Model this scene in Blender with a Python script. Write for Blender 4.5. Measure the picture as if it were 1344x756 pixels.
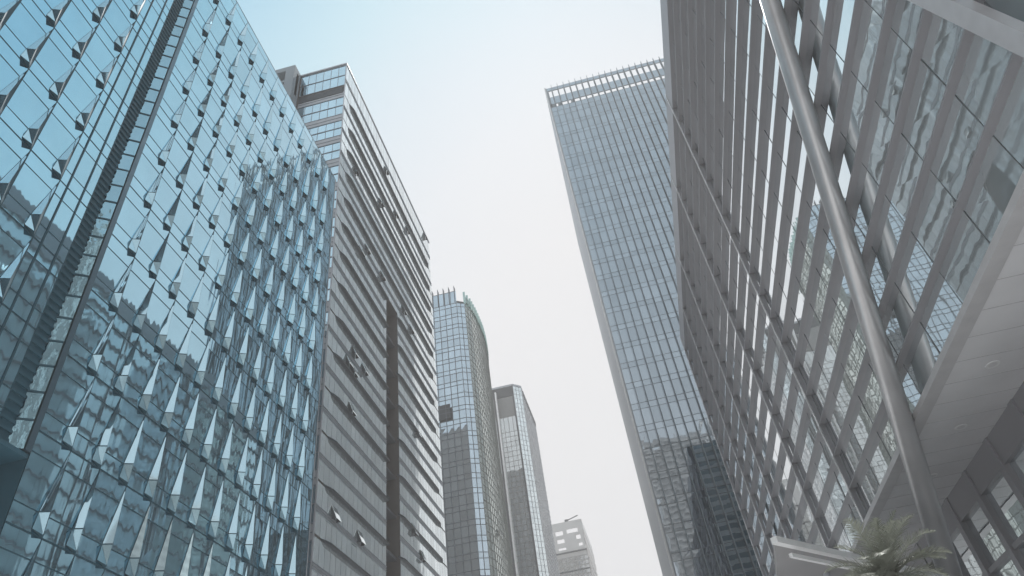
import bpy, bmesh, math, random
from mathutils import Vector, Matrix
random.seed(7)
S = bpy.context.scene
for o in list(bpy.data.objects): bpy.data.objects.remove(o)
COL = S.collection

# ------------------------------------------------------------------ camera
F_PX, PITCH, ROLL, YAW = 905.73, .708853, -.156417, -.118247
CAM_O = Vector((0, 0, 1.6))
Fw = Vector((math.sin(YAW)*math.cos(PITCH), math.cos(YAW)*math.cos(PITCH), math.sin(PITCH)))
R0 = Vector((math.cos(YAW), -math.sin(YAW), 0)); U0 = R0.cross(Fw)
Rt = math.cos(ROLL)*R0 + math.sin(ROLL)*U0
Up = -math.sin(ROLL)*R0 + math.cos(ROLL)*U0
cam = bpy.data.cameras.new('camera'); camo = bpy.data.objects.new('camera', cam); COL.objects.link(camo)
M = Matrix.Identity(4)
for i in range(3):
    M[i][0] = Rt[i]; M[i][1] = Up[i]; M[i][2] = -Fw[i]; M[i][3] = CAM_O[i]
camo.matrix_world = M
cam.sensor_width = 36; cam.lens = F_PX/1344*36; cam.clip_start = .1; cam.clip_end = 6000
S.camera = camo
# ------------------------------------------------------------------ light
SUN_EL, SUN_AZ = 62, 1          # azimuth measured from +Y (up the street) towards +X
w = bpy.data.worlds.new('World'); S.world = w; w.use_nodes = True
nt = w.node_tree; N = nt.nodes; L = nt.links; N.clear()
out = N.new('ShaderNodeOutputWorld'); bg = N.new('ShaderNodeBackground'); L.new(bg.outputs[0], out.inputs[0])
sky = N.new('ShaderNodeTexSky'); sky.sky_type = 'NISHITA'; sky.sun_disc = False
sky.sun_elevation = math.radians(SUN_EL); sky.sun_rotation = math.radians(SUN_AZ)
sky.air_density = 1.0; sky.dust_density = 3.0; sky.ozone_density = 1.5
# bright thin haze over the blue: whitest down the street towards the sun, clearing to blue higher up and to the sides
tc = N.new('ShaderNodeTexCoord')
dot = N.new('ShaderNodeVectorMath'); dot.operation = 'DOT_PRODUCT'
dot.inputs[1].default_value = Vector((.12, .85, .5)).normalized()
L.new(tc.outputs['Generated'], dot.inputs[0])
nz = N.new('ShaderNodeTexNoise'); nz.inputs['Scale'].default_value = 2.2; nz.inputs['Detail'].default_value = 5
L.new(tc.outputs['Generated'], nz.inputs['Vector'])
ad = N.new('ShaderNodeMath'); ad.operation = 'MULTIPLY_ADD'; ad.inputs[1].default_value = .05
L.new(nz.outputs[0], ad.inputs[0]); L.new(dot.outputs['Value'], ad.inputs[2])
mr = N.new('ShaderNodeMapRange'); mr.inputs[1].default_value = .30; mr.inputs[2].default_value = 1.0
L.new(ad.outputs[0], mr.inputs[0])
rp = N.new('ShaderNodeValToRGB'); L.new(mr.outputs[0], rp.inputs[0])
el_ = rp.color_ramp.elements
el_[0].position = 0; el_[0].color = (.62, .74, .82, 1)
el_[1].position = 1; el_[1].color = (.89, .89, .905, 1)
for ps, cl in ((.36, (.42, .68, .83, 1)), (.62, (.36, .66, .84, 1)), (.73, (.55, .79, .90, 1)), (.83, (.72, .83, .91, 1)), (.91, (.83, .87, .915, 1))):
    q = el_.new(ps); q.color = cl
sx = N.new('ShaderNodeSeparateXYZ'); L.new(tc.outputs['Generated'], sx.inputs[0])
mr2 = N.new('ShaderNodeMapRange'); mr2.interpolation_type = 'SMOOTHSTEP'
mr2.inputs[1].default_value = .15; mr2.inputs[2].default_value = .88; mr2.inputs[3].default_value = 1; mr2.inputs[4].default_value = 0
L.new(sx.outputs[2], mr2.inputs[0])
hz = N.new('ShaderNodeMixRGB'); L.new(mr2.outputs[0], hz.inputs[0]); L.new(rp.outputs[0], hz.inputs[1]); hz.inputs[2].default_value = (.88, .88, .90, 1)
vm = N.new('ShaderNodeMixRGB'); vm.blend_type = 'MULTIPLY'; vm.inputs[0].default_value = 1; vm.inputs[2].default_value = (6.5, 6.5, 6.5, 1)
L.new(hz.outputs[0], vm.inputs[1])
mix = N.new('ShaderNodeMixRGB'); mix.inputs[0].default_value = .98
L.new(sky.outputs[0], mix.inputs[1]); L.new(vm.outputs[0], mix.inputs[2])
L.new(mix.outputs[0], bg.inputs[0]); bg.inputs[1].default_value = .10
sl = bpy.data.lights.new('sun', 'SUN'); so = bpy.data.objects.new('sun', sl); COL.objects.link(so)
sl.energy = 5.0; sl.angle = math.radians(1.0); sl.color = (1, .985, .96)
a = math.radians(SUN_AZ); e = math.radians(SUN_EL)
sd = Vector((math.sin(a)*math.cos(e), math.cos(a)*math.cos(e), math.sin(e)))
so.rotation_euler = sd.to_track_quat('Z', 'Y').to_euler()
S.view_settings.view_transform = 'Standard'; S.view_settings.look = 'None'
S.view_settings.exposure = .68; S.view_settings.gamma = 1
S.render.engine = 'CYCLES'
S.cycles.max_bounces = 8; S.cycles.glossy_bounces = 6; S.cycles.diffuse_bounces = 3
S.cycles.caustics_reflective = False; S.cycles.caustics_refractive = False; S.cycles.volume_bounces = 0

# ------------------------------------------------------------------ helpers
def ray(px, py):
    return (Rt*((px-672)/F_PX) - Up*((py-378)/F_PX) + Fw)
def proj(p):
    d = Vector(p)-CAM_O; z = d.dot(Fw)
    if z < .5: return None
    return (672+F_PX*d.dot(Rt)/z, 378-F_PX*d.dot(Up)/z)
def img_area(pts):
    q = [proj(p) for p in pts]
    if any(v is None for v in q): return 0
    cx = sum(v[0] for v in q)/len(q); cy = sum(v[1] for v in q)/len(q)
    if not (-10 < cx < 1354 and -10 < cy < 766): return 0
    s = 0
    for i in range(len(q)):
        x0, y0 = q[i]; x1, y1 = q[(i+1) % len(q)]; s += x0*y1-x1*y0
    return abs(s)/2

class MB:
    def __init__(self): self.v = []; self.f = []; self.m = []
    def face(self, pts, m=0):
        n = len(self.v); self.v += [tuple(p) for p in pts]; self.f.append(tuple(range(n, n+len(pts)))); self.m.append(m); return self
    def box(self, x0, x1, y0, y1, z0, z1, m=0):
        if x0 > x1: x0, x1 = x1, x0
        if y0 > y1: y0, y1 = y1, y0
        if z0 > z1: z0, z1 = z1, z0
        n = len(self.v)
        self.v += [(x0,y0,z0),(x1,y0,z0),(x1,y1,z0),(x0,y1,z0),(x0,y0,z1),(x1,y0,z1),(x1,y1,z1),(x0,y1,z1)]
        for q in ((0,3,2,1),(4,5,6,7),(0,1,5,4),(1,2,6,5),(2,3,7,6),(3,0,4,7)):
            self.f.append(tuple(n+i for i in q)); self.m.append(m)
        return self
    def prism(self, poly, z0, z1, m=0, mside=None):
        k = len(poly); n = len(self.v)
        self.v += [(p[0], p[1], z0) for p in poly]+[(p[0], p[1], z1) for p in poly]
        self.f.append(tuple(n+i for i in reversed(range(k)))); self.m.append(m)
        self.f.append(tuple(n+k+i for i in range(k))); self.m.append(m)
        for i in range(k):
            j = (i+1) % k
            self.f.append((n+i, n+j, n+k+j, n+k+i)); self.m.append(m if mside is None else mside)
        return self
    def beam(self, a, b, w, h, side=None, m=0):
        a = Vector(a); b = Vector(b); d = (b-a).normalized()
        s = Vector(side) if side else d.cross(Vector((0,0,1)))
        s = (s-d*s.dot(d)).normalized(); t = d.cross(s).normalized()
        n = len(self.v)
        for p in (a, b):
            for i, j in ((-1,-1),(1,-1),(1,1),(-1,1)): self.v.append(tuple(p+s*(i*w/2)+t*(j*h/2)))
        for q in ((0,1,2,3),(7,6,5,4),(0,4,5,1),(1,5,6,2),(2,6,7,3),(3,7,4,0)):
            self.f.append(tuple(n+i for i in q)); self.m.append(m)
        return self
    def tube(self, a, b, r, k=40, m=0, r2=None):
        a = Vector(a); b = Vector(b); d = (b-a).normalized(); r2 = r if r2 is None else r2
        s = d.cross(Vector((.3,.2,1))).normalized(); t = d.cross(s); n = len(self.v)
        for p, rr in ((a, r), (b, r2)):
            for i in range(k):
                an = 2*math.pi*i/k; self.v.append(tuple(p+s*math.cos(an)*rr+t*math.sin(an)*rr))
        for i in range(k):
            j = (i+1) % k; self.f.append((n+i, n+j, n+k+j, n+k+i)); self.m.append(m)
        self.f.append(tuple(n+i for i in reversed(range(k)))); self.m.append(m)
        self.f.append(tuple(n+k+i for i in range(k))); self.m.append(m)
        return self
    def build(self, name, mats, parent=None, smooth=False):
        me = bpy.data.meshes.new(name); me.from_pydata(self.v, [], self.f)
        if not isinstance(mats, (list, tuple)): mats = [mats]
        for x in mats: me.materials.append(x)
        me.polygons.foreach_set('material_index', self.m)
        bm = bmesh.new(); bm.from_mesh(me); bmesh.ops.recalc_face_normals(bm, faces=bm.faces); bm.to_mesh(me); bm.free()
        if smooth:
            for p in me.polygons: p.use_smooth = len(p.vertices) == 4
        o = bpy.data.objects.new(name, me); COL.objects.link(o)
        if parent is not None:
            o.parent = parent; o.matrix_parent_inverse = Matrix.Translation(-Vector(parent.location))
        return o
def raw(mb, name, mats, parent=None):
    """build without recalculating normals (open sheets)"""
    me = bpy.data.meshes.new(name); me.from_pydata(mb.v, [], mb.f)
    if not isinstance(mats, (list, tuple)): mats = [mats]
    for x in mats: me.materials.append(x)
    me.polygons.foreach_set('material_index', mb.m)
    o = bpy.data.objects.new(name, me); COL.objects.link(o)
    if parent is not None:
        o.parent = parent; o.matrix_parent_inverse = Matrix.Translation(-Vector(parent.location))
    return o
def thing(name, label, cat, loc=(0,0,0), group=None):
    o = bpy.data.objects.new(name, None); COL.objects.link(o); o.location = loc
    o['label'] = label; o['category'] = cat
    if group: o['group'] = group
    return o
def struct(o, label=None):
    o['kind'] = 'structure'
    return o

# ------------------------------------------------------------------ materials
def newmat(name):
    m = bpy.data.materials.new(name); m.use_nodes = True
    return m, m.node_tree.nodes, m.node_tree.links, m.node_tree.nodes['Principled BSDF']
def glass(name, col, rough=.02, wave=.004, scale=(1, 1, .5), metal=1.0, detail=2, mott=.12):
    m, n, l, p = newmat(name)
    p.inputs['Metallic'].default_value = metal; p.inputs['Roughness'].default_value = rough
    p.inputs['IOR'].default_value = 1.6
    g = n.new('ShaderNodeTexCoord'); mp = n.new('ShaderNodeMapping'); mp.inputs['Scale'].default_value = scale
    l.new(g.outputs['Object'], mp.inputs[0])
    t = n.new('ShaderNodeTexNoise'); t.inputs['Scale'].default_value = 1; t.inputs['Detail'].default_value = detail
    t.inputs['Roughness'].default_value = .4
    l.new(mp.outputs[0], t.inputs['Vector'])
    b = n.new('ShaderNodeBump'); b.inputs['Strength'].default_value = 1; b.inputs['Distance'].default_value = wave
    l.new(t.outputs[0], b.inputs['Height']); l.new(b.outputs[0], p.inputs['Normal'])
    t2 = n.new('ShaderNodeTexNoise'); t2.inputs['Scale'].default_value = .35; t2.inputs['Detail'].default_value = 3
    l.new(g.outputs['Object'], t2.inputs['Vector'])
    mx = n.new('ShaderNodeMixRGB'); l.new(t2.outputs[0], mx.inputs[0])
    mx.inputs[1].default_value = tuple(c*(1-mott) for c in col)+(1,)
    mx.inputs[2].default_value = tuple(min(1, c*(1+mott)) for c in col)+(1,)
    # every pane a slightly different tint
    ge = n.new('ShaderNodeNewGeometry'); rr = n.new('ShaderNodeMapRange')
    rr.inputs[3].default_value = .86; rr.inputs[4].default_value = 1.05
    l.new(ge.outputs['Random Per Island'], rr.inputs[0])
    ml = n.new('ShaderNodeVectorMath'); ml.operation = 'SCALE'
    l.new(mx.outputs[0], ml.inputs[0]); l.new(rr.outputs[0], ml.inputs['Scale'])
    l.new(ml.outputs[0], p.inputs['Base Color'])
    return m
def paint(name, col, rough=.5, metal=0.0, mott=.08, nscale=1.2, bump=0, streak=False):
    m, n, l, p = newmat(name)
    p.inputs['Roughness'].default_value = rough; p.inputs['Metallic'].default_value = metal
    g = n.new('ShaderNodeTexCoord'); mp = n.new('ShaderNodeMapping')
    mp.inputs['Scale'].default_value = (nscale, nscale, nscale*(.12 if streak else 1))
    l.new(g.outputs['Object'], mp.inputs[0])
    t = n.new('ShaderNodeTexNoise'); t.inputs['Scale'].default_value = 1; t.inputs['Detail'].default_value = 6
    l.new(mp.outputs[0], t.inputs['Vector'])
    mx = n.new('ShaderNodeMixRGB'); l.new(t.outputs[0], mx.inputs[0])
    mx.inputs[1].default_value = tuple(c*(1-mott*2) for c in col)+(1,); mx.inputs[2].default_value = tuple(min(1, c*(1+mott*2)) for c in col)+(1,)
    l.new(mx.outputs[0], p.inputs['Base Color'])
    if bump:
        b = n.new('ShaderNodeBump'); b.inputs['Distance'].default_value = bump; b.inputs['Strength'].default_value = 1
        l.new(t.outputs[0], b.inputs['Height']); l.new(b.outputs[0], p.inputs['Normal'])
    return m
G_B1 = glass('teal_glass', (.42, .65, .76), wave=.006, scale=(1.6, 1.6, .16), detail=1)
G_B1F = glass('fin_glass', (.58, .77, .85), wave=.0015, scale=(.8, .8, .4), metal=.92, rough=.04)
G_B1D = glass('slot_glass', (.30, .50, .60), wave=.02, scale=(3, 3, 1.2))
M_FR1 = paint('dark_teal_frame', (.03, .085, .115), .6, 0)
M_LV1 = paint('slot_louver', (.04, .11, .15), .5, 0)
G_B2 = glass('pale_glass', (.84, .96, 1.0), wave=.003, scale=(.7, .7, .7), rough=.05, metal=.75)
G_B2F = glass('front_blue_glass', (.55, .74, .84), wave=.003, scale=(.7, .7, .7), rough=.04)
M_LED = paint('ledge_metal', (.035, .045, .055), .6, 0)
M_SPN = paint('spandrel_metal', (.40, .42, .45), .4, .3, streak=True)
M_FIN2 = paint('light_aluminium', (.55, .57, .58), .4, .4)
M_CON = paint('pale_stone', (.22, .26, .29), .7, nscale=.4, streak=True)
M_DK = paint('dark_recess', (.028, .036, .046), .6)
G_TW = glass('tower_glass', (.43, .49, .54), wave=.0035, scale=(.5, .5, .5), mott=.06)
M_TWF = paint('tower_fin', (.16, .155, .155), .4, .3)
M_TWJ = paint('tower_joint', (.14, .15, .16), .5)
M_TWS = paint('tower_side_cladding', (.28, .30, .325), .45, .3, nscale=.25, mott=.12, streak=True)
def coated(name, col, wave, scale, inside=(.56,.66,.70)):
    m = glass(name, col, wave=wave, scale=scale, rough=.015)
    n, l = m.node_tree.nodes, m.node_tree.links; p = n['Principled BSDF']
    lw = n.new('ShaderNodeLayerWeight'); lw.inputs[0].default_value = .5
    r = n.new('ShaderNodeMapRange'); r.inputs[1].default_value = .30; r.inputs[2].default_value = .65; r.inputs[3].default_value = .30; r.inputs[4].default_value = 1.0
    l.new(lw.outputs['Facing'], r.inputs[0])
    d = n.new('ShaderNodeBsdfDiffuse'); d.inputs[0].default_value = inside+(1,)
    mx = n.new('ShaderNodeMixShader'); l.new(r.outputs[0], mx.inputs[0]); l.new(d.outputs[0], mx.inputs[1]); l.new(p.outputs[0], mx.inputs[2])
    l.new(mx.outputs[0], n['Material Output'].inputs['Surface'])
    return m
G_RB = coated('clear_blue_glass', (.88, .96, .99), .006, (.45, .45, .22))
M_LVR = paint('louver_grey', (.33, .325, .345), .45, .2, nscale=.3, mott=.03)
M_ROD = paint('rod_white', (.88, .87, .87), .25, .85)
M_TUBE = paint('tube_silver', (.56, .555, .56), .34, .5, nscale=.7, mott=.09)
M_SOF = paint('soffit_panel', (.78, .775, .785), .5, .1, nscale=.35, mott=.07)
M_SOFJ = paint('soffit_joint', (.5, .49, .50), .6)
G_B3 = glass('blue_grid_glass', (.50, .61, .69), wave=.006, scale=(.4, .4, .4))
G_B3S = glass('green_grey_glass', (.66, .74, .70), wave=.004, scale=(.3, .3, .3), rough=.12, metal=.7)
G_GRN = glass('green_parapet_glass', (.38, .52, .49), wave=.002, rough=.15)
G_B4 = glass('grey_glass', (.62, .655, .66), wave=.005, scale=(.4, .4, .4), rough=.05, metal=.8)
M_B4 = paint('warm_grey_panel', (.22, .225, .225), .6)
M_B5 = paint('far_grey_cladding', (.55, .545, .54), .6, nscale=.2)
M_WHT = paint('white_metal', (.88, .88, .88), .35, .1)

# ------------------------------------------------------------------ ground
struct(MB().face([(-3000,-3000,0),(3000,-3000,0),(3000,3000,0),(-3000,3000,0)]).build('ground', paint('ground_paving', (.50,.51,.53), .8, nscale=.3)))
# unseen paving added in a pale tone to bounce light upward, with darker joint bands
struct(MB().box(-24, 60, -160, 420, -.3, .12).build('bounce_plaza', paint('bounce_paving', (.66,.66,.67), .6, nscale=.8, mott=.04)))
mk = MB()
for y in range(-150, 410, 6): mk.face([(-23.9,y,.124),(16.2,y,.124),(16.2,y+.25,.124),(-23.9,y+.25,.124)])
struct(raw(mk, 'paving_bands', paint('band_granite', (.38,.38,.39), .6)))

# ------------------------------------------------------------------ left glass building with angular fins
def limited(parent, name, items, mats, limit=100, use_raw=False):
    """items: list of (area, MB). biggest `limit` become parts, the rest one stuff part"""
    items.sort(key=lambda t: -t[0])
    for ar, mb in items[:limit]:
        (raw if use_raw else MB.build)(mb, name, mats, parent)
    rest = MB()
    for ar, mb in items[limit:]:
        n = len(rest.v); rest.v += mb.v; rest.f += [tuple(i+n for i in f) for f in mb.f]; rest.m += mb.m
    if rest.v:
        o = (raw if use_raw else MB.build)(rest, name, mats, parent); o['kind'] = 'stuff'
BX = -24.0
b1 = thing('office_building', 'teal glass building at left with rows of angular glass fins and a dark slot', 'building', (BX, 20, 0))
lv = [55.5-4.07*k for k in range(13, -1, -1)]          # 2.6 ... 55.5
lv = [0]+[z for z in lv if z > 1] + [60.9, 65.3]
ylines = [47.81-1.99*k for k in range(0, 32)]           # column lines, far to near
core = MB()
core.box(-60, BX-.06, 21.95, 47.81, 0, 65.25)
core.box(-60, BX-.06, ylines[-1], 19.95, 17.75, 65.25)
core.box(-60, BX-.6, 19.95, 21.95, 17.75, 65.25)
core.box(-60, BX-7, ylines[-1], 21.95, 0, 17.75)
core.build('wall', M_FR1, b1)
MB().box(-60, BX-.08, ylines[-1], 47.8, 65.25, 65.6).build('roof', M_FR1, b1)
# entrance recess under the glass
MB().box(BX-7, BX-.05, ylines[-1], 21.94, 17.55, 17.748).build('soffit', M_LV1, b1)
for yy in (6, 12, 18):
    MB().tube((BX-3, yy, 17.5), (BX-3, yy, 17.548), .22, 20).build('downlight', M_WHT, b1)
panes = []; fins = []
rnd = random.Random(3)
def tilt(rr, s): return rr.uniform(-s, s)
for ci in range(len(ylines)-1):
    yR = ylines[ci]; yL = ylines[ci+1]
    if abs(yL-19.93) < .1 and yR > 21: continue       # the slot
    for li in range(len(lv)-1):
        z0, z1 = lv[li], lv[li+1]; h = z1-z0
        if yR < 21 and z1 < 18: continue
        if yR < 21 and z0 < 17.7: z0 = 17.75
        mb = MB()
        cuts = [z0+.03, z0+.23*h, z1-.23*h, z1-.03]
        tx, tz = tilt(rnd, .004), tilt(rnd, .003)
        for a0, a1 in zip(cuts[:-1], cuts[1:]):
            j = [tilt(rnd, .0035) for _ in range(4)]
            xx = BX
            mb.face([(xx+j[0]+tx, yL+.02, a0), (xx+j[1]-tx, yR-.02, a0), (xx+j[2]-tx+tz, yR-.02, a1), (xx+j[3]+tx+tz, yL+.02, a1)][::1], 0)
        for zc in cuts[:-1]+([] if li < len(lv)-2 else [cuts[-1]]):
            mb.box(xx-.03, xx+.010, yL+.02, yR-.02, zc-.03, zc+.03, 1)
        mb.box(xx-.03, xx+.010, yR-.03, yR+.02, z0, z1, 1)
        if abs(yR-19.95) < .1:
            for q in (18.45, 19.4): mb.box(xx-.03, xx+.05, q-.035, q+.035, z0, z1, 1)
        ar = img_area([(xx,yL,z0),(xx,yR,z0),(xx,yR,z1),(xx,yL,z1)])
        panes.append((ar, mb))
        # angular fin on the far edge
        if yR > 47.5 : continue
        if abs(yR-19.95) < .1: continue
        fb = MB(); X0 = BX+.014; zj = z0+.23*h
        P0 = Vector((X0, yR, z1)); Q1 = Vector((X0, yR-.59, zj)); Q2 = Vector((BX+.41, yR-.43+.09*max(0, min(1, (yR-22)/12)), zj)); P1 = Vector((X0, yR-.66, z0+.05*h)); P3 = Vector((BX+.28, yR-.27, z0+.01)); P4 = Vector((X0, yR-.01, z0+.01))
        for tri in ((P0, Q1, Q2), (Q1, P3, Q2), (Q1, P1, P3), (P0, Q2, P3), (P0, P3, P4), (P1, P4, P3)): fb.face(tri, 1)
        def inner(tri, s_, k=.006, mi=0):
            n_ = (tri[1]-tri[0]).cross(tri[2]-tri[0]).normalized()
            if n_.y > 0 and abs(n_.y) > .2: n_ = -n_
            elif abs(n_.y) <= .2 and n_.x < 0: n_ = -n_
            c = (tri[0]+tri[1]+tri[2])/3
            # inset by a constant-ish border
            fb.face([c+(p-c)*s_+n_*k for p in tri], mi)
        inner((P0, Q1, Q2), .955); inner((Q1, P3, Q2), .95, mi=2); inner((Q1, P1, P3), .95, mi=2)
        P2 = Q2
        fins.append((img_area([P0, P1, P2]), fb))
limited(b1, 'glass_panel', panes, [G_B1, M_FR1], use_raw=True)
limited(b1, 'glass_fin', fins, [G_B1F, M_FR1, glass('dimmed_fin_glass', (.44, .66, .76), wave=.0015, scale=(.8, .8, .4), metal=.9, rough=.08)], use_raw=True)  # lower facets get a darker glass to tone down their bright ground reflection
sb = MB().box(BX-.58, BX-.52, 19.95, 21.25, 17.8, 65.2)
for k in range(0, 110):
    z = 18.0+k*.43; sb.box(BX-.52, BX-.42, 19.97, 21.12, z, z+.14)
sb.build('slot_louver', M_LV1, b1)
st = MB()
z = 17.8
while z < 65:
    j = [tilt(rnd, .012) for _ in range(4)]
    st.face([(BX-.5, 21.13+j[0], z), (BX+.02, 21.52+j[1], z), (BX+.02, 21.52+j[2], z+1.32), (BX-.5, 21.13+j[3], z+1.32)], 0)
    st.beam((BX-.5, 21.11, z+1.36), (BX+.02, 21.50, z+1.36), .05, .08, side=(0,1,0), m=1); z += 1.4
raw(st, 'slot_glass', [G_B1D, M_FR1], b1)
MB().box(BX-.9, BX+.05, 21.60, 21.92, 17.8, 65.3).build('slot_frame', paint('slot_frame_metal', (.10,.16,.20), .3, .6), b1)
MB().box(-60, BX, 47.815, 48.0, 0, 65.3).build('end_wall', M_SPN, b1)

# ------------------------------------------------------------------ banded office block
X2 = -30.0; YA, YB = 60.82, 107.8; ZT = 113.6
b2 = thing('office_building', 'pale glass block with dark horizontal ledges and a deep vertical notch', 'building', (X2, YA, 0))
SL0, SL1, SLT = 80.55, 85.75, 76.0
c2 = MB(); XF = -38.3
c2.box(-62, X2-.06, YA+.06, SL0, 0, SLT); c2.box(-62, X2-.06, SL1, YB, 0, SLT); c2.box(-62, X2-.06, YA+.06, YB, SLT, ZT)
c2.box(-62, X2-3.2, SL0, SL1, 0, SLT)
c2.build('wall', paint('brown_grey_wall', (.10,.092,.088), .6), b2)
zk = [97.6-5.69*k for k in range(0, 17)]
zk = [z for z in zk if z > 3]+[104.2]
zk.sort()
segs = [(YA, SL0, 0, SLT), (SL1, YB, 0, SLT), (YA, YB, SLT, ZT)]
rnd = random.Random(11)
def facade_rows(zlist, ztop):
    """(z0, z1, kind) rows between ledges"""
    rows = []
    zs = [0]+zlist+[ztop]
    for a0, a1 in zip(zs[:-1], zs[1:]):
        h = a1-a0
        if h < 1: continue
        m = a0+h*.5
        rows += [(a0+.28, m-.30, 'g'), (m-.30, m+.30, 's'), (m+.30, a1, 'g')]
    return rows
gl = MB(); fr = MB(); sp = MB()
for (ya, yb, za, zb) in segs:
    for (r0, r1, kd) in facade_rows(zk, ZT-.3):
        q0, q1 = max(r0, za), min(r1, zb)
        if q1-q0 < .15: continue
        if kd == 'g':
            n = int((yb-ya)/1.3); dy = (yb-ya)/n
            for i in range(n):
                y0 = ya+i*dy; j = [tilt(rnd, .004) for _ in range(4)]
                gl.face([(X2+j[0], y0, q0), (X2+j[1], y0+dy, q0), (X2+j[2], y0+dy, q1), (X2+j[3], y0, q1)])
                fr.box(X2-.02, X2+.012, y0-.018, y0+.018, q0, q1)
        else:
            sp.box(X2-.04, X2+.02, ya+.005, yb-.005, q0+.04, q1-.04)
            for zz in (q0, q1): fr.box(X2-.03, X2+.09, ya, yb, zz-.035, zz+.035)
            fr.box(X2-.03, X2+.06, ya, yb, (q0+q1)/2-.025, (q0+q1)/2+.025)
raw(gl, 'street_glass', G_B2, b2)
sp.build('spandrel', M_SPN, b2)
fr.build('window_frame', paint('frame_grey', (.20,.23,.26), .45, .3), b2)
for z in zk:
    rr = [(YA+1.9, YB-1.4)] if z > SLT else [(YA+1.6, SL0), (SL1-.8, YB-2.2)]
    for a0, a1 in rr:
        poly = [(X2-.02, a0), (X2+.28, a0+.9), (X2+.42, a0+1.7), (X2+.42, a1-(1.5 if a1 > SL1 else .02)), (X2-.02, a1)]
        MB().prism(poly, z, z+.26).build('ledge', M_LED, b2)
# deep notch
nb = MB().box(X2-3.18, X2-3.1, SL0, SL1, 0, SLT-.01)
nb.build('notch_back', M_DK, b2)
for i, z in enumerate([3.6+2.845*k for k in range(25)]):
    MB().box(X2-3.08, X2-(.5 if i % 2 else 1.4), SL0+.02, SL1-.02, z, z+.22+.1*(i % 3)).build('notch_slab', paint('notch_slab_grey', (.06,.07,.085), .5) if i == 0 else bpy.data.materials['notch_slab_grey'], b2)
# casement windows tilted open
for (px, py) in [(456,474),(464,462),(463,487),(477,485),(460,537),(547,567),(438,675),(471,706),(542,695),(553,730),(466,224),(499,266),(519,281),(534,302),(506,224),(481,327),(501,362),(529,407),(557,310),(571,470),(539,432),(473,330),(449,212)]:
    d = ray(px, py); t = (X2-CAM_O.x)/d.x; p = CAM_O+d*t
    if not (YA+1 < p.y < YB-2): continue
    y, z = p.y, p.z
    ow = MB()
    ow.beam((X2+.05, y, z+.75), (X2+.62, y, z-.75), 1.25, .05, side=(0,1,0), m=0)
    for s in (-.6, .6):
        ow.face([(X2+.04, y+s, z+.75), (X2+.60, y+s, z-.73), (X2+.04, y+s, z-.73)], 1)
    raw(ow, 'open_window', [G_B2, M_LED], b2)
# narrow front facing the camera
ff = MB()
for (a0, a1) in zip([0]+zk, zk+[ZT]):
    zb0 = a0+1.2 if a0 > 0 else .5; zb1 = a1-.5
    if a1 == ZT: zb1 = ZT-.3
    if a0 == 104.2: zb0 = 107.2
    n = 6; dx = (X2-XF)/n
    for (q0, q1) in (((zb0, (zb0+zb1)/2), ((zb0+zb1)/2, zb1))):
        fg = MB()
        for i in range(n):
            x0 = XF+i*dx; j = [tilt(rnd, .005) for _ in range(4)]
            fg.face([(x0, YA+j[0], q0), (x0+dx, YA+j[1], q0), (x0+dx, YA+j[2], q1), (x0, YA+j[3], q1)])
        raw(fg, 'ribbon_window', G_B2F, b2)
    for i in range(n):
        ff.box(XF+i*dx-.03, XF+i*dx+.03, YA-.04, YA+.02, zb0, zb1)
    for zz in (zb0, zb1, (zb0+zb1)/2, a0+.3 if a0 > 0 else .2): ff.box(XF, X2-.06, YA-.08, YA+.02, zz-.06, zz+.06)
    if a0 > 0:
        MB().box(XF, X2-.06, YA-.03, YA+.05, a0-.44, a0+1.14).build('front_spandrel', M_SPN, b2)
ff.build('front_frame', bpy.data.materials['frame_grey'], b2)
MB().box(X2-.1, X2+.02, YA-.1, YA+.1, 0, ZT).build('corner_post', M_SPN, b2)
MB().box(XF, X2-.3, YA-.12, YA+.02, 105.0, 106.6).build('louver_band', M_LED, b2)
rf = MB().box(-62, X2+.12, YA-.15, YB+.1, ZT, ZT+.35); rf.build('roof', M_SPN, b2)
# service core beside it, with square openings
cr = thing('service_tower', 'plain grey concrete service tower with square openings behind the teal glass roofline', 'tower', (-41, 54, 0))
def core_tower():
    m = MB(); x0, x1 = -46.0, -38.5; d = ray(387.6, 85); t = (x1-CAM_O.x)/d.x; p = CAM_O+d*t
    y0 = p.y; z1 = p.z; y1 = YA-.2
    m.box(x0, x1, y0, y1, 0, z1-7.5)
    for (a, b, c, dd) in ((x1-1.6, x1, y0, y0+.8), (x0, x0+2.2, y0, y0+.8), (x1-.8, x1, y1-1.2, y1-.01), (x0, x0+1, y1-1.2, y1-.01)): m.box(a, b, c, dd, z1-7.5, z1-1.2)
    m.box(x1-.8, x1, y0+.8, y0+1.6, z1-7.5, z1-1.2)
    m.box(x0, x1, y0, y1, z1-1.2, z1)
    m.box(x0+.05, x1-.05, y0+.05, y1-.05, z1-4.6, z1-4.0)
    return m
core_tower().build('wall', M_CON, cr)

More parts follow.
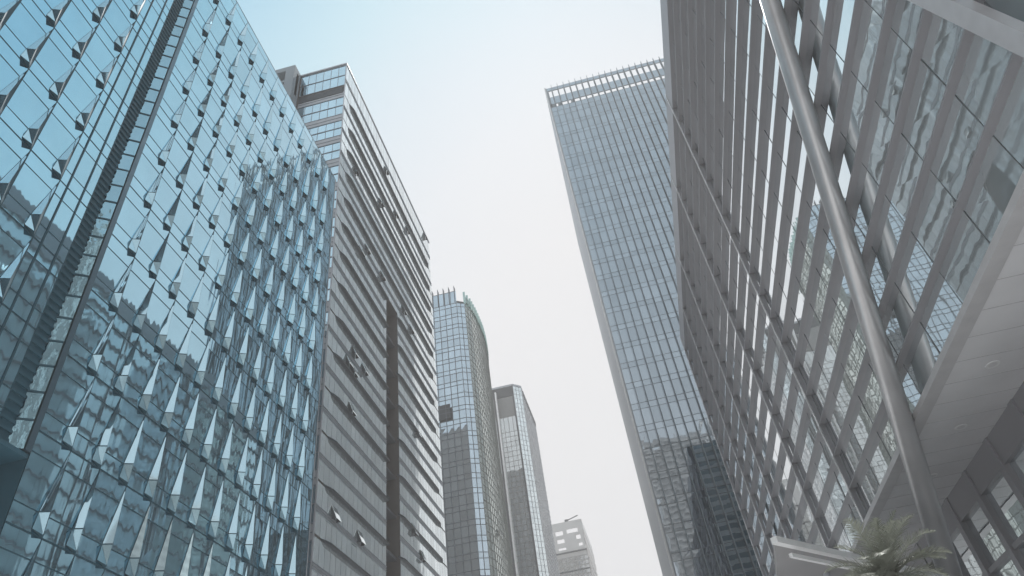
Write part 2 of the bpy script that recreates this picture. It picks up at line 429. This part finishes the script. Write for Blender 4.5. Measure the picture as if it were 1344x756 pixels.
# ------------------------------------------------------------------ generic grid facade along a polyline
def grid(parent, pts, zs, pitch, mats, names=('glass_facade', 'mullion_grid'), fw=.10, proud=.08, tl=.01, seed=1, skip=None, hw=None):
    r = random.Random(seed); g = MB(); f = MB(); hw = hw or fw
    for (a, b) in zip(pts[:-1], pts[1:]):
        a = Vector((a[0], a[1], 0)); b = Vector((b[0], b[1], 0)); Ln = (b-a).length; n = max(1, round(Ln/pitch)); t = (b-a)/n
        nn = Vector((t.y, -t.x, 0)).normalized()
        for i in range(n):
            p = a+t*i; q = a+t*(i+1)
            for z0, z1 in zip(zs[:-1], zs[1:]):
                if skip and skip((p+q)/2, (z0+z1)/2): continue
                j = [nn*tilt(r, tl) for _ in range(4)]
                g.face([(p+j[0]).to_3d()+Vector((0,0,z0)), (q+j[1])+Vector((0,0,z0)), (q+j[2])+Vector((0,0,z1)), (p+j[3])+Vector((0,0,z1))])
            zb, zt = zs[0], zs[-1]
            f.beam(p+nn*proud/2+Vector((0,0,zb)), p+nn*proud/2+Vector((0,0,zt)), proud+.04, fw, side=nn)
        for z in zs:
            f.beam(a+nn*(proud*.3)+Vector((0,0,z)), b+nn*(proud*.3)+Vector((0,0,z)), proud*.6, hw, side=nn)
    raw(g, names[0], mats[0], parent); f.build(names[1], mats[1], parent)
def inset_prism(poly, d):
    cx = sum(p[0] for p in poly)/len(poly); cy = sum(p[1] for p in poly)/len(poly)
    o = []
    for x, y in poly:
        v = Vector((x-cx, y-cy)); v *= max(0, 1-d/v.length); o.append((cx+v.x, cy+v.y))
    return o

# ------------------------------------------------------------------ blue tower with curved green flank
b3 = thing('office_building', 'blue gridded tower with a curved greenish flank and green fins along its roof edge', 'building', (-33, 130, 0))
H3 = 117.3
poly3 = [(-48,130.3),(-30,130.3),(-28.5,131.3),(-27.7,134.5),(-27.5,138),(-27.4,146),(-28.3,154.5),(-29.5,160),(-34,166),(-48,166)]
MB().prism(poly3, 0, H3-3).build('wall', M_LED, b3)
fl = 3.3
zz3 = [k*fl for k in range(int((H3-2)/fl)+1)]
zz3 = sorted(set([round(z, 3) for z in zz3]+[round(z+fl*.35, 3) for z in zz3 if z+fl*.35 < H3]))+[H3]
M_J3 = paint('joint_blue_grey', (.09,.11,.13), .5)
skip3 = lambda p, z: (-36.4 < p.x < -33.6 and 81.2 < z < 84.6)
grid(b3, [(-48,130.0),(-29.9,130.0)], zz3, 1.45, (G_B3, M_J3), fw=.14, tl=.012, seed=4, skip=skip3)
MB().box(-36.6, -33.4, 129.96, 130.2, 81.0, 84.7).build('louver_panel', M_LED, b3)
zc = [z for z in zz3 if z < 115.5]
curve = [(-29.9,130.0),(-28.1,131.0),(-27.4,134.0),(-27.1,138),(-27.05,142),(-27.1,146),(-27.5,150.5),(-28.1,154.7),(-29.3,160),(-33,166)]
grid(b3, curve[:2], zc, 1.1, (G_B3, M_J3), names=('corner_glass', 'corner_grid'), fw=.12, tl=.012, seed=5)
grid(b3, curve[1:], [k*1.66 for k in range(70)], 1.6, (G_B3S, paint('joint_green_grey', (.20,.23,.22), .5)), names=('curved_glass', 'curved_grid'), fw=.07, tl=.012, seed=6, hw=.22)
MB().beam((-28.08,130.95,0),(-28.08,130.95,115.6), .2,.2).build('corner_post', M_J3, b3)
MB().prism(inset_prism(poly3, .5), H3-3, H3-2.6).build('roof', M_LED, b3)
for i in range(7):
    MB().box(-39+i*1.45, -38.9+i*1.45, 129.7, 131, H3-4, H3+1.6).build('roof_post', M_J3, b3)
for s in range(1, len(curve)-1):
    a, b = Vector(curve[s]), Vector(curve[s+1]); n = max(1, int((b-a).length/1.3))
    for i in range(n):
        p = a.lerp(b, i/n)
        MB().box(p.x-.2, p.x+.35, p.y-.05, p.y+.05, 113.2, 117.2).build('green_fin', G_GRN, b3)
gp = MB()
for a, b in zip(curve[1:-1], curve[2:]): gp.beam((a[0]+.2,a[1],114.8),(b[0]+.2,b[1],114.8), .06, 1.8, side=(1,0,0))
gp.build('green_parapet', G_GRN, b3)
for (px, py) in [(622,452),(624,470),(626,482),(630,505),(626,640),(645,662),(640,610),(655,700)]:
    d = ray(px, py); t = (-27.1-CAM_O.x)/d.x; p = CAM_O+d*t
    if 135 < p.y < 157: MB().beam((-26.9,p.y,p.z+.7),(-26.3,p.y,p.z-.7), 1.4, .08, side=(0,1,0)).build('open_window', M_J3, b3)

def scale_about_camera(o, s):
    o.location = CAM_O+(Vector(o.location)-CAM_O)*s; o.scale = (s, s, s)
scale_about_camera(b3, 1.148)

# ------------------------------------------------------------------ grey chamfered tower
b4 = thing('office_building', 'slim grey tower with a chamfered corner and white blade, behind the curved tower', 'building', (-33, 200, 0))
H4 = 131
poly4 = [(-50,200.3),(-29.1,200.3),(-26.6,202.8),(-26.6,228.3),(-50,228.3)]
MB().prism(poly4, 0, H4-1).build('wall', M_B4, b4)
z4 = [k*1.75 for k in range(int(H4/1.75)+1)]+[H4]
grid(b4, [(-50,200.0),(-28.9,200.0)], [z for z in z4 if z < 115]+[119.4], 1.5, (G_B4, paint('joint_warm_grey', (.17,.165,.16), .6)), fw=.12, tl=.01, seed=8)
grid(b4, [(-28.9,200.0),(-26.3,202.6)], z4, 1.2, (G_B2, M_SPN), names=('chamfer_glass','chamfer_grid'), fw=.10, tl=.01, seed=9)
grid(b4, [(-26.3,202.6),(-26.3,228.3)], z4, 2.1, (G_B4, M_SPN), names=('side_glass','side_grid'), fw=.25, tl=.01, seed=10)
MB().box(-50, -29.0, 199.9, 200.25, 119.4, 127).build('roof_screen', M_B4, b4)
MB().box(-50, -29.0, 199.8, 200.28, 127.1, 130.9).build('roof_fascia', M_LED, b4)
MB().box(-35.2, -34.7, 198.6, 199.98, 20, 129).build('vertical_blade', M_WHT, b4)
MB().box(-35.9, -35.4, 199.2, 199.98, 20, 129).build('vertical_strip', M_LED, b4)  # dark strip standing proud of the glass beside the blade
MB().box(-29.35, -28.95, 199.7, 199.98, 0, 131).build('corner_post', M_LED, b4)
MB().prism([(p[0]+(.3 if p[0] > -40 else 0), p[1]-(.5 if p[1] < 210 else 0)) for p in poly4], H4, H4+.7).build('parapet', M_SPN, b4)
for k in range(9): MB().box(-26.6, -26.1, 204+k*2.7, 205.5+k*2.7, H4-2.2, H4-.4).build('louver_opening', M_LED, b4)

scale_about_camera(b4, 1.133)

# ------------------------------------------------------------------ far block
b5 = thing('office_building', 'low pale grey block with square roof openings, farthest at the end of the street', 'building', (-28, 300, 0))
H5 = 120.2
m5 = MB()
m5.prism([(-60,300.4),(-21.6,300.4),(-21.9,338),(-60,338)], 0, H5-13.4); m5.build('wall', M_B5, b5)
ops = [(-33.6,-30.3,114.6,116.6),(-28.6,-23.6,114.9,116.8),(-24.9,-22.9,111.7,113.6),(-33.4,-30.2,111.2,113),(-24.3,-22.6,108.7,110.1),(-33.3,-30,108.2,109.2)]
# front screen above the roof with the openings cut through
scr = MB()
xs = sorted(set([-60,-21.45]+[o[0] for o in ops]+[o[1] for o in ops])); zs = sorted(set([H5-13.4,H5]+[o[2] for o in ops]+[o[3] for o in ops]))
for x0, x1 in zip(xs[:-1], xs[1:]):
    for z0, z1 in zip(zs[:-1], zs[1:]):
        cx, cz = (x0+x1)/2, (z0+z1)/2
        if any(o[0] < cx < o[1] and o[2] < cz < o[3] for o in ops): continue
        scr.face([(x0,300,z0),(x1,300,z0),(x1,300,z1),(x0,300,z1)]); scr.face([(x0,300.4,z0),(x0,300.4,z1),(x1,300.4,z1),(x1,300.4,z0)])
raw(scr, 'roof_screen', M_B5, b5)
grid(b5, [(-60,300.0),(-21.45,300.0)], [k*1.9 for k in range(56)], 1.6, (glass('far_pale_glass', (.5,.52,.53), rough=.1), paint('far_joint', (.30,.30,.295), .6)), fw=.35, tl=.008, seed=12, hw=.5)
side5 = MB()
for k in range(28): side5.box(-21.6, -21.2, 300.45, 338, k*4.2, k*4.2+2.6)
side5.build('side_cladding', paint('far_side_panel', (.34,.33,.325), .6), b5)
MB().box(-21.9,-21.3,300.3,338,112,H5).build('side_screen', M_B5, b5)
for z in (106.5, 98.6): MB().box(-60,-21.4,299.7,300.1,z,z+.5).build('cornice', M_LED, b5)
crn = thing('roof_crane', 'small window cleaning crane arm on the roof edge of the farthest grey block', 'crane', (-27, 302, H5))
MB().beam((-28.6,302,H5+1.0),(-22.6,301.5,H5+2.4), .35,.35).build('arm', M_LED, crn)
MB().box(-28.8,-27.2,301.3,302.8,H5,H5+1.5).build('base', M_LED, crn)

# ------------------------------------------------------------------ finned tower on the right
tw = thing('office_tower', 'tall slate glass tower with pale vertical fins and a windowed crown, beyond the louvered building', 'tower', (25, 130, 0))
XL, XR, YT, HT = 5.35, 51.5, 130.0, 192.8; ROOF = 180.5
MB().box(XL+.3, XR, YT+.3, 205, 0, ROOF).build('wall', M_TWJ, tw)
zf = []; z = 68-5.22*13
while z < ROOF: zf += [z, z+1.42]; z += 5.22
zf = [q for q in zf if q < 178]+[ROOF-.5, 182.3]
fx = [7.25+1.95*k for k in range(23)]
rnd = random.Random(5); g = MB(); j5 = MB()
cols = [XL]+fx+[XR]
for x0, x1 in zip(cols[:-1], cols[1:]):
    for z0, z1 in zip(zf[:-1], zf[1:]):
        j = [tilt(rnd, .009) for _ in range(4)]
        g.face([(x0,YT+j[0],z0),(x1,YT+j[1],z0),(x1,YT+j[2],z1),(x0,YT+j[3],z1)])
for z in zf: j5.box(XL, XR, YT-.03, YT+.02, z-.04, z+.04)
for x in fx: j5.box(x-.30, x-.24, YT-.06, YT+.02, 0, ROOF-.6)
for x0, x1 in zip(cols[:-1], cols[1:]): g.face([(x0,YT,184.1),(x1,YT+.01,184.1),(x1,YT,187.7),(x0,YT+.01,187.7)]); g.face([(x0,YT,191.3),(x1,YT+.01,191.3),(x1,YT,HT),(x0,YT+.01,HT)])
raw(g, 'glass_facade', G_TW, tw); j5.build('mullion_grid', M_TWJ, tw)
for x in fx:
    MB().box(x-.05, x+.05, YT-.60, YT-.02, 0, HT+.6, 0).box(x-.07, x+.07, YT-.68, YT-.605, 0, HT+.6, 1).build('fin', [M_TWF, M_CON], tw)
# crown: open screen above the roof, the sky shows through its openings
crn_ = MB()
for (z0, z1) in ((ROOF-.4, 182.25), (184.1, 187.7), (191.3, HT)): crn_.box(XL, XR, YT+.03, YT+.35, z0, z1)
for x in fx: crn_.box(x-.30, x+.06, YT-.01, YT+.34, 182.3, 191.3)
crn_.box(XL, 6.0, YT-.01, YT+.34, 182.3, 191.3); crn_.box(XR-.8, XR, YT-.01, YT+.34, 182.3, 191.3)
crn_.box(7.9, 9.0, YT-.01, YT+.34, 182.3, 184.1); crn_.box(12, 13, YT-.01, YT+.34, 182.3, 184.1); crn_.box(5.6, 7, YT-.01, YT+.34, 182.3, 184.1)
crn_.build('crown_screen', paint('crown_metal', (.20,.23,.25), .45, .3), tw)
sd_ = MB().box(XL-.35, XL+.25, YT-.15, 204, 0, HT); sd_.build('side_wall', M_TWS, tw)
MB().box(XL-.42, XL-.05, YT-.45, YT-.16, 0, HT).build('corner_fin', paint('corner_fin_pale', (.55,.55,.55), .35, .3), tw)
MB().box(XL, XR, 204, 204.5, 0, HT).build('rear_screen', M_TWS, tw)

# ------------------------------------------------------------------ louvered building on the right
GX = 16.9; LX = 16.47; ZS = 18.3; ZR = 73.6; YN, YF = -3.0, 107.5
rb = thing('louvered_building', 'grey building at right with long louvers over glass, lifted above a deep soffit', 'building', (GX, 30, 0))
k3 = MB().box(GX+.12, 60, YN, YF-.1, ZS+.25, ZR-.2); k3.build('wall', M_LVR, rb)
rnd = random.Random(21)
g = MB(); fj = MB()
ylist = [y for y in [20.4+4.1*k for k in range(-6, 22)] if YN < y < YF]; yc = [YN]+ylist+[YF]
lz = [19.5+2.745*k for k in range(20)]                       # louver heights
lz = [ZS+.12]+[22.25-.2+2.745*k for k in range(0, 19)]
lz = [1.6+(v-1.6)*1.66 for v in [11.72+1.655*k for k in range(20)]]
for y0, y1 in zip(yc[:-1], yc[1:]):
    for z0, z1 in zip(lz[:-1], lz[1:]):
        j = [tilt(rnd, .014) for _ in range(4)]
        g.face([(GX+j[0],y0,z0),(GX+j[1],y1,z0),(GX+j[2],y1,z1),(GX+j[3],y0,z1)])
for y in ylist: fj.box(GX-.018, GX+.02, y-.018, y+.018, ZS+.3, ZR)
raw(g, 'glass_facade', G_RB, rb); fj.build('glass_joint', M_TWJ, rb)
for i, z in enumerate(lz):
    if i == 0: continue
    if i == len(lz)-1:
        MB().box(LX, GX+.1, YN, YF, z-.2, ZR).build('roof_fascia', M_LVR, rb); continue
    MB().box(LX, GX+.02, YN, YF, z-.07, z+.02).build('louver', M_LVR, rb)
MB().box(LX, GX+.3, YN, YF, ZS, ZS+.35).build('bottom_rail', paint('rail_grey', (.62,.61,.615), .4, .2), rb)
for y in (-2, 28.5-13.2, 54.2, 67.4, 82.5, 95.0, YF-.1):
    if y < 50: continue
    MB().box(LX-.10, LX-.01, y-.05, y+.05, ZS+.3, ZR).build('vertical_rod', M_ROD, rb)
    MB().box(LX, GX-.05, y-.12, y+.12, ZS+.3, ZR).build('mullion_box', M_LVR, rb)
MB().box(GX+.3, 59.9, YF-.1, YF-.03, ZS+.3, ZR-.3).build('end_panel', G_RB, rb)
for k in range(26):
    MB().box(GX+.3, 59.8, YF-.02, YF+.35, ZS+.4+k*2.1, ZS+1.3+k*2.1).build('end_louver', M_WHT, rb)
for k in range(9):
    MB().box(GX+.3+k*5, GX+.6+k*5, YF+.36, YF+.5, ZS+.4, ZR).build('end_post', M_WHT, rb)
# diagonal members
tA = Vector((15.88, 24.85, 41.1)); tB = Vector((15.88, 41.85, 12.47)); td = (tB-tA).normalized()
MB().tube(tA-td*((ZR-41.82)/abs(td.z)), tB+td*(12.6/abs(td.z)), .585, 64).build('diagonal_column', M_TUBE, rb, smooth=True)
sA = tA+Vector((-.1, .92, 0)); 
br0 = Vector((16.1, 15.9, 21.55)); br1 = Vector((16.1, 16.9, 25.95)); bd = (br1-br0).normalized()
MB().beam(br0-bd*3.3, br1+bd*46, .5, .75, side=(1,0,0)).build('diagonal_brace', paint('brace_grey', (.60,.59,.60), .4, .3), rb)
# soffit
so_ = MB().box(GX+.3, 22.0, YN, YF, ZS+.08, ZS+.24); so_.build('soffit', M_SOF, rb)
sj = MB()
yy = YN+1.2
while yy < YF: sj.box(GX+.32, 21.98, yy-.02, yy+.02, ZS+.07, ZS+.085); yy += 2.15
sj.build('soffit_joint', M_SOFJ, rb)
for (x, y) in [(19.34,33.65),(19.6,40.45),(19.4,26.9),(19.6,47.2),(19.6,54),(19.4,20.1)]:
    dl = MB()
    for i in range(28):
        a0 = 2*math.pi*i/28; a1 = 2*math.pi*(i+1)/28
        c0, s0, c1, s1 = math.cos(a0), math.sin(a0), math.cos(a1), math.sin(a1)
        dl.face([(x+c0*.22,y+s0*.22,ZS+.05),(x+c0*.34,y+s0*.34,ZS+.05),(x+c1*.34,y+s1*.34,ZS+.05),(x+c1*.22,y+s1*.22,ZS+.05)])
        dl.face([(x+c0*.34,y+s0*.34,ZS+.05),(x+c0*.34,y+s0*.34,ZS+.082),(x+c1*.34,y+s1*.34,ZS+.082),(x+c1*.34,y+s1*.34,ZS+.05)])
    raw(dl, 'downlight', M_WHT, rb)
# set-back glazed base under the soffit
lo = MB(); lg = MB()
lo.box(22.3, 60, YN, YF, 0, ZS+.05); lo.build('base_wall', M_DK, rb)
ys = [YN+4.6*k for k in range(25)]
for y0, y1 in zip(ys[:-1], ys[1:]):
    for z0, z1 in ((0,4.4),(4.4,8.8),(8.8,13.3),(13.3,16.6)):
        j = [tilt(rnd, .02) for _ in range(4)]
        lg.face([(22+j[0],y0,z0),(22+j[1],y1,z0),(22+j[2],y1,z1),(22+j[3],y0,z1)])
raw(lg, 'base_glass', G_RB, rb)
for y in ys: MB().box(21.6, 22.25, y-.32, y+.32, 0, ZS+.05).build('base_mullion', M_LVR, rb)
for z in (4.4, 8.8, 13.3): MB().box(21.75, 22.2, YN, YF, z-.15, z+.15).build('base_transom', M_LVR, rb)
MB().box(21.7, 22.3, YN, YF, 16.6, ZS+.07).build('base_fascia', M_LVR, rb)

# ------------------------------------------------------------------ canopy in front
cp = thing('entrance_canopy', 'flat grey entrance canopy with a bright metal edge, under the louvers and behind the palm', 'canopy', (10, 34, 0))
def at_z(px, py, z):
    d = ray(px, py); t = (z-CAM_O.z)/d.z; return CAM_O+d*t
ZC = 11.0
A = at_z(1017, 712, ZC); B = at_z(1262, 766, ZC)
dAB = (B-A).normalized()
poly = [(A.x, A.y), (B.x, B.y), (B.x+1, B.y+22), (A.x+2.5, A.y+26)]
MB().prism(poly, ZC+.02, ZC+.3).build('canopy_slab', paint('canopy_grey', (.30,.295,.30), .5, nscale=.5, mott=.08), cp)
MB().beam(A+Vector((0,0,.1)), B+Vector((0,0,.1)), .26, .30, side=(0,0,1)).build('edge_beam', M_WHT, cp)
MB().beam(A+Vector((.6,.9,-.35)), B+Vector((.6,.9,-.35)), .16, .16, side=(0,0,1)).build('edge_pipe', M_WHT, cp)
for t in (.15, .85):
    p = A.lerp(B, t)+Vector((1.2, 4, 0)); MB().tube((p.x,p.y,0),(p.x,p.y,ZC), .16, 20).build('post', M_SPN, cp)

# ------------------------------------------------------------------ palm
def palm(cx, cy, cz, n=36):
    r = random.Random(9)
    pt = thing('palm_tree', 'bushy palm with pale feathery fronds at lower right, in front of the canopy', 'tree', (cx, cy, 0))
    tr = MB(); seg = 16
    for i in range(seg):
        z0 = .1+(cz-.1)*i/seg; z1 = .1+(cz-.1)*(i+1)/seg; rr = .20-.05*i/seg
        tr.tube((cx,cy,z0),(cx,cy,z1), rr+.02, 14, r2=rr-.015)
    tr.build('trunk', paint('palm_bark', (.20,.17,.14), .9, nscale=6, bump=.02), pt)
    mf = paint('palm_frond', (.25,.265,.22), .6, nscale=3, mott=.25)
    for k in range(n):
        az = k*2.399+r.uniform(-.2,.2); el = math.radians(r.choice([75, 60, 48, 35, 20, 5, -15])+r.uniform(-8,8)); Lf = r.uniform(1.8, 2.5)
        f = MB(); p = Vector((cx, cy, cz)); d = Vector((math.cos(az)*math.cos(el), math.sin(az)*math.cos(el), math.sin(el)))
        side = Vector((-math.sin(az), math.cos(az), 0)); ns = 34; st_ = Lf/ns
        for i in range(ns):
            t = i/ns; q = p+d*st_
            f.beam(p, q, .035*(1-t)+.006, .03*(1-t)+.006, side=side)
            nrm = d.cross(side).normalized()
            if nrm.z < 0: nrm = -nrm
            if i > 2:
                ll = .62*math.sin(math.pi*min(1, .12+t*.9))**.6+.06
                for s in (-1, 1):
                    for h in range(2):
                        base = p.lerp(q, h*.5)
                        tip = base+(side*s*r.uniform(.75,1)+d*r.uniform(.45,.75)+nrm*r.uniform(.05,.45)).normalized()*ll*r.uniform(.8,1.1)+Vector((0,0,-.10*ll))
                        wv = d*.016
                        md = base.lerp(tip, .5)+nrm*.02
                        f.face([base-wv, base+wv, md+wv*.9, md-wv*.9]); f.face([md-wv*.9, md+wv*.9, tip])
            p = q; d = (d+Vector((0,0,-.030-.02*t))).normalized()
        raw(f, 'frond', mf, pt)
pc = CAM_O+ray(1172, 762)*(27/ray(1172, 762).y)
palm(pc.x, 27, pc.z)

# ------------------------------------------------------------------ towers behind the camera (they show in the facing glass)
def back_tower(label, x0, x1, y0, y1, H, m, mb_, pitch=4.0, vp=5.0):
    t = thing('office_tower', label, 'tower', ((x0+x1)/2, y1, 0))
    MB().box(x0, x1, y0, y1-.6, 0, H).build('wall', mb_, t)
    s = MB(); z = 0
    while z < H: s.box(x0, x1, y1-.6, y1, z, z+pitch*.35); z += pitch
    s.build('floor_band', m, t)
    v = MB(); x = x0
    while x < x1: v.box(x, x+.5, y1-.6, y1+.25, 0, H+2); x += vp
    v.build('pier', m, t)
back_tower('brownish grey tower mirrored in the glass of the finned tower', 16, 59, -190, -150, 203, paint('brown_grey_stone', (.22,.205,.195), .7), paint('brown_window', (.15,.14,.135), .3))
back_tower('pale gridded tower mirrored beside the brownish one', 60, 92, -190, -150, 209, paint('pale_grid', (.5,.48,.46), .7), paint('pale_window', (.2,.2,.2), .3), 4.2, 3)
back_tower('dark tower mirrored in the blue gridded glass tower', -150, -62, -190, -150, 243, paint('dark_stone', (.10,.09,.085), .7), paint('dark_window', (.05,.045,.045), .3), 4, 6)

# ------------------------------------------------------------------ air
hm = bpy.data.materials.new('haze_air'); hm.use_nodes = True; hn = hm.node_tree.nodes; hl = hm.node_tree.links; hn.clear()
ho = hn.new('ShaderNodeOutputMaterial'); pv = hn.new('ShaderNodeVolumePrincipled'); hl.new(pv.outputs[0], ho.inputs['Volume'])
pv.inputs['Color'].default_value = (1.0, .975, .965, 1); pv.inputs['Density'].default_value = .0011; pv.inputs['Anisotropy'].default_value = 0
hb = MB().box(-420, 420, -420, 520, -1.3, 260).build('haze', hm); hb['kind'] = 'stuff'
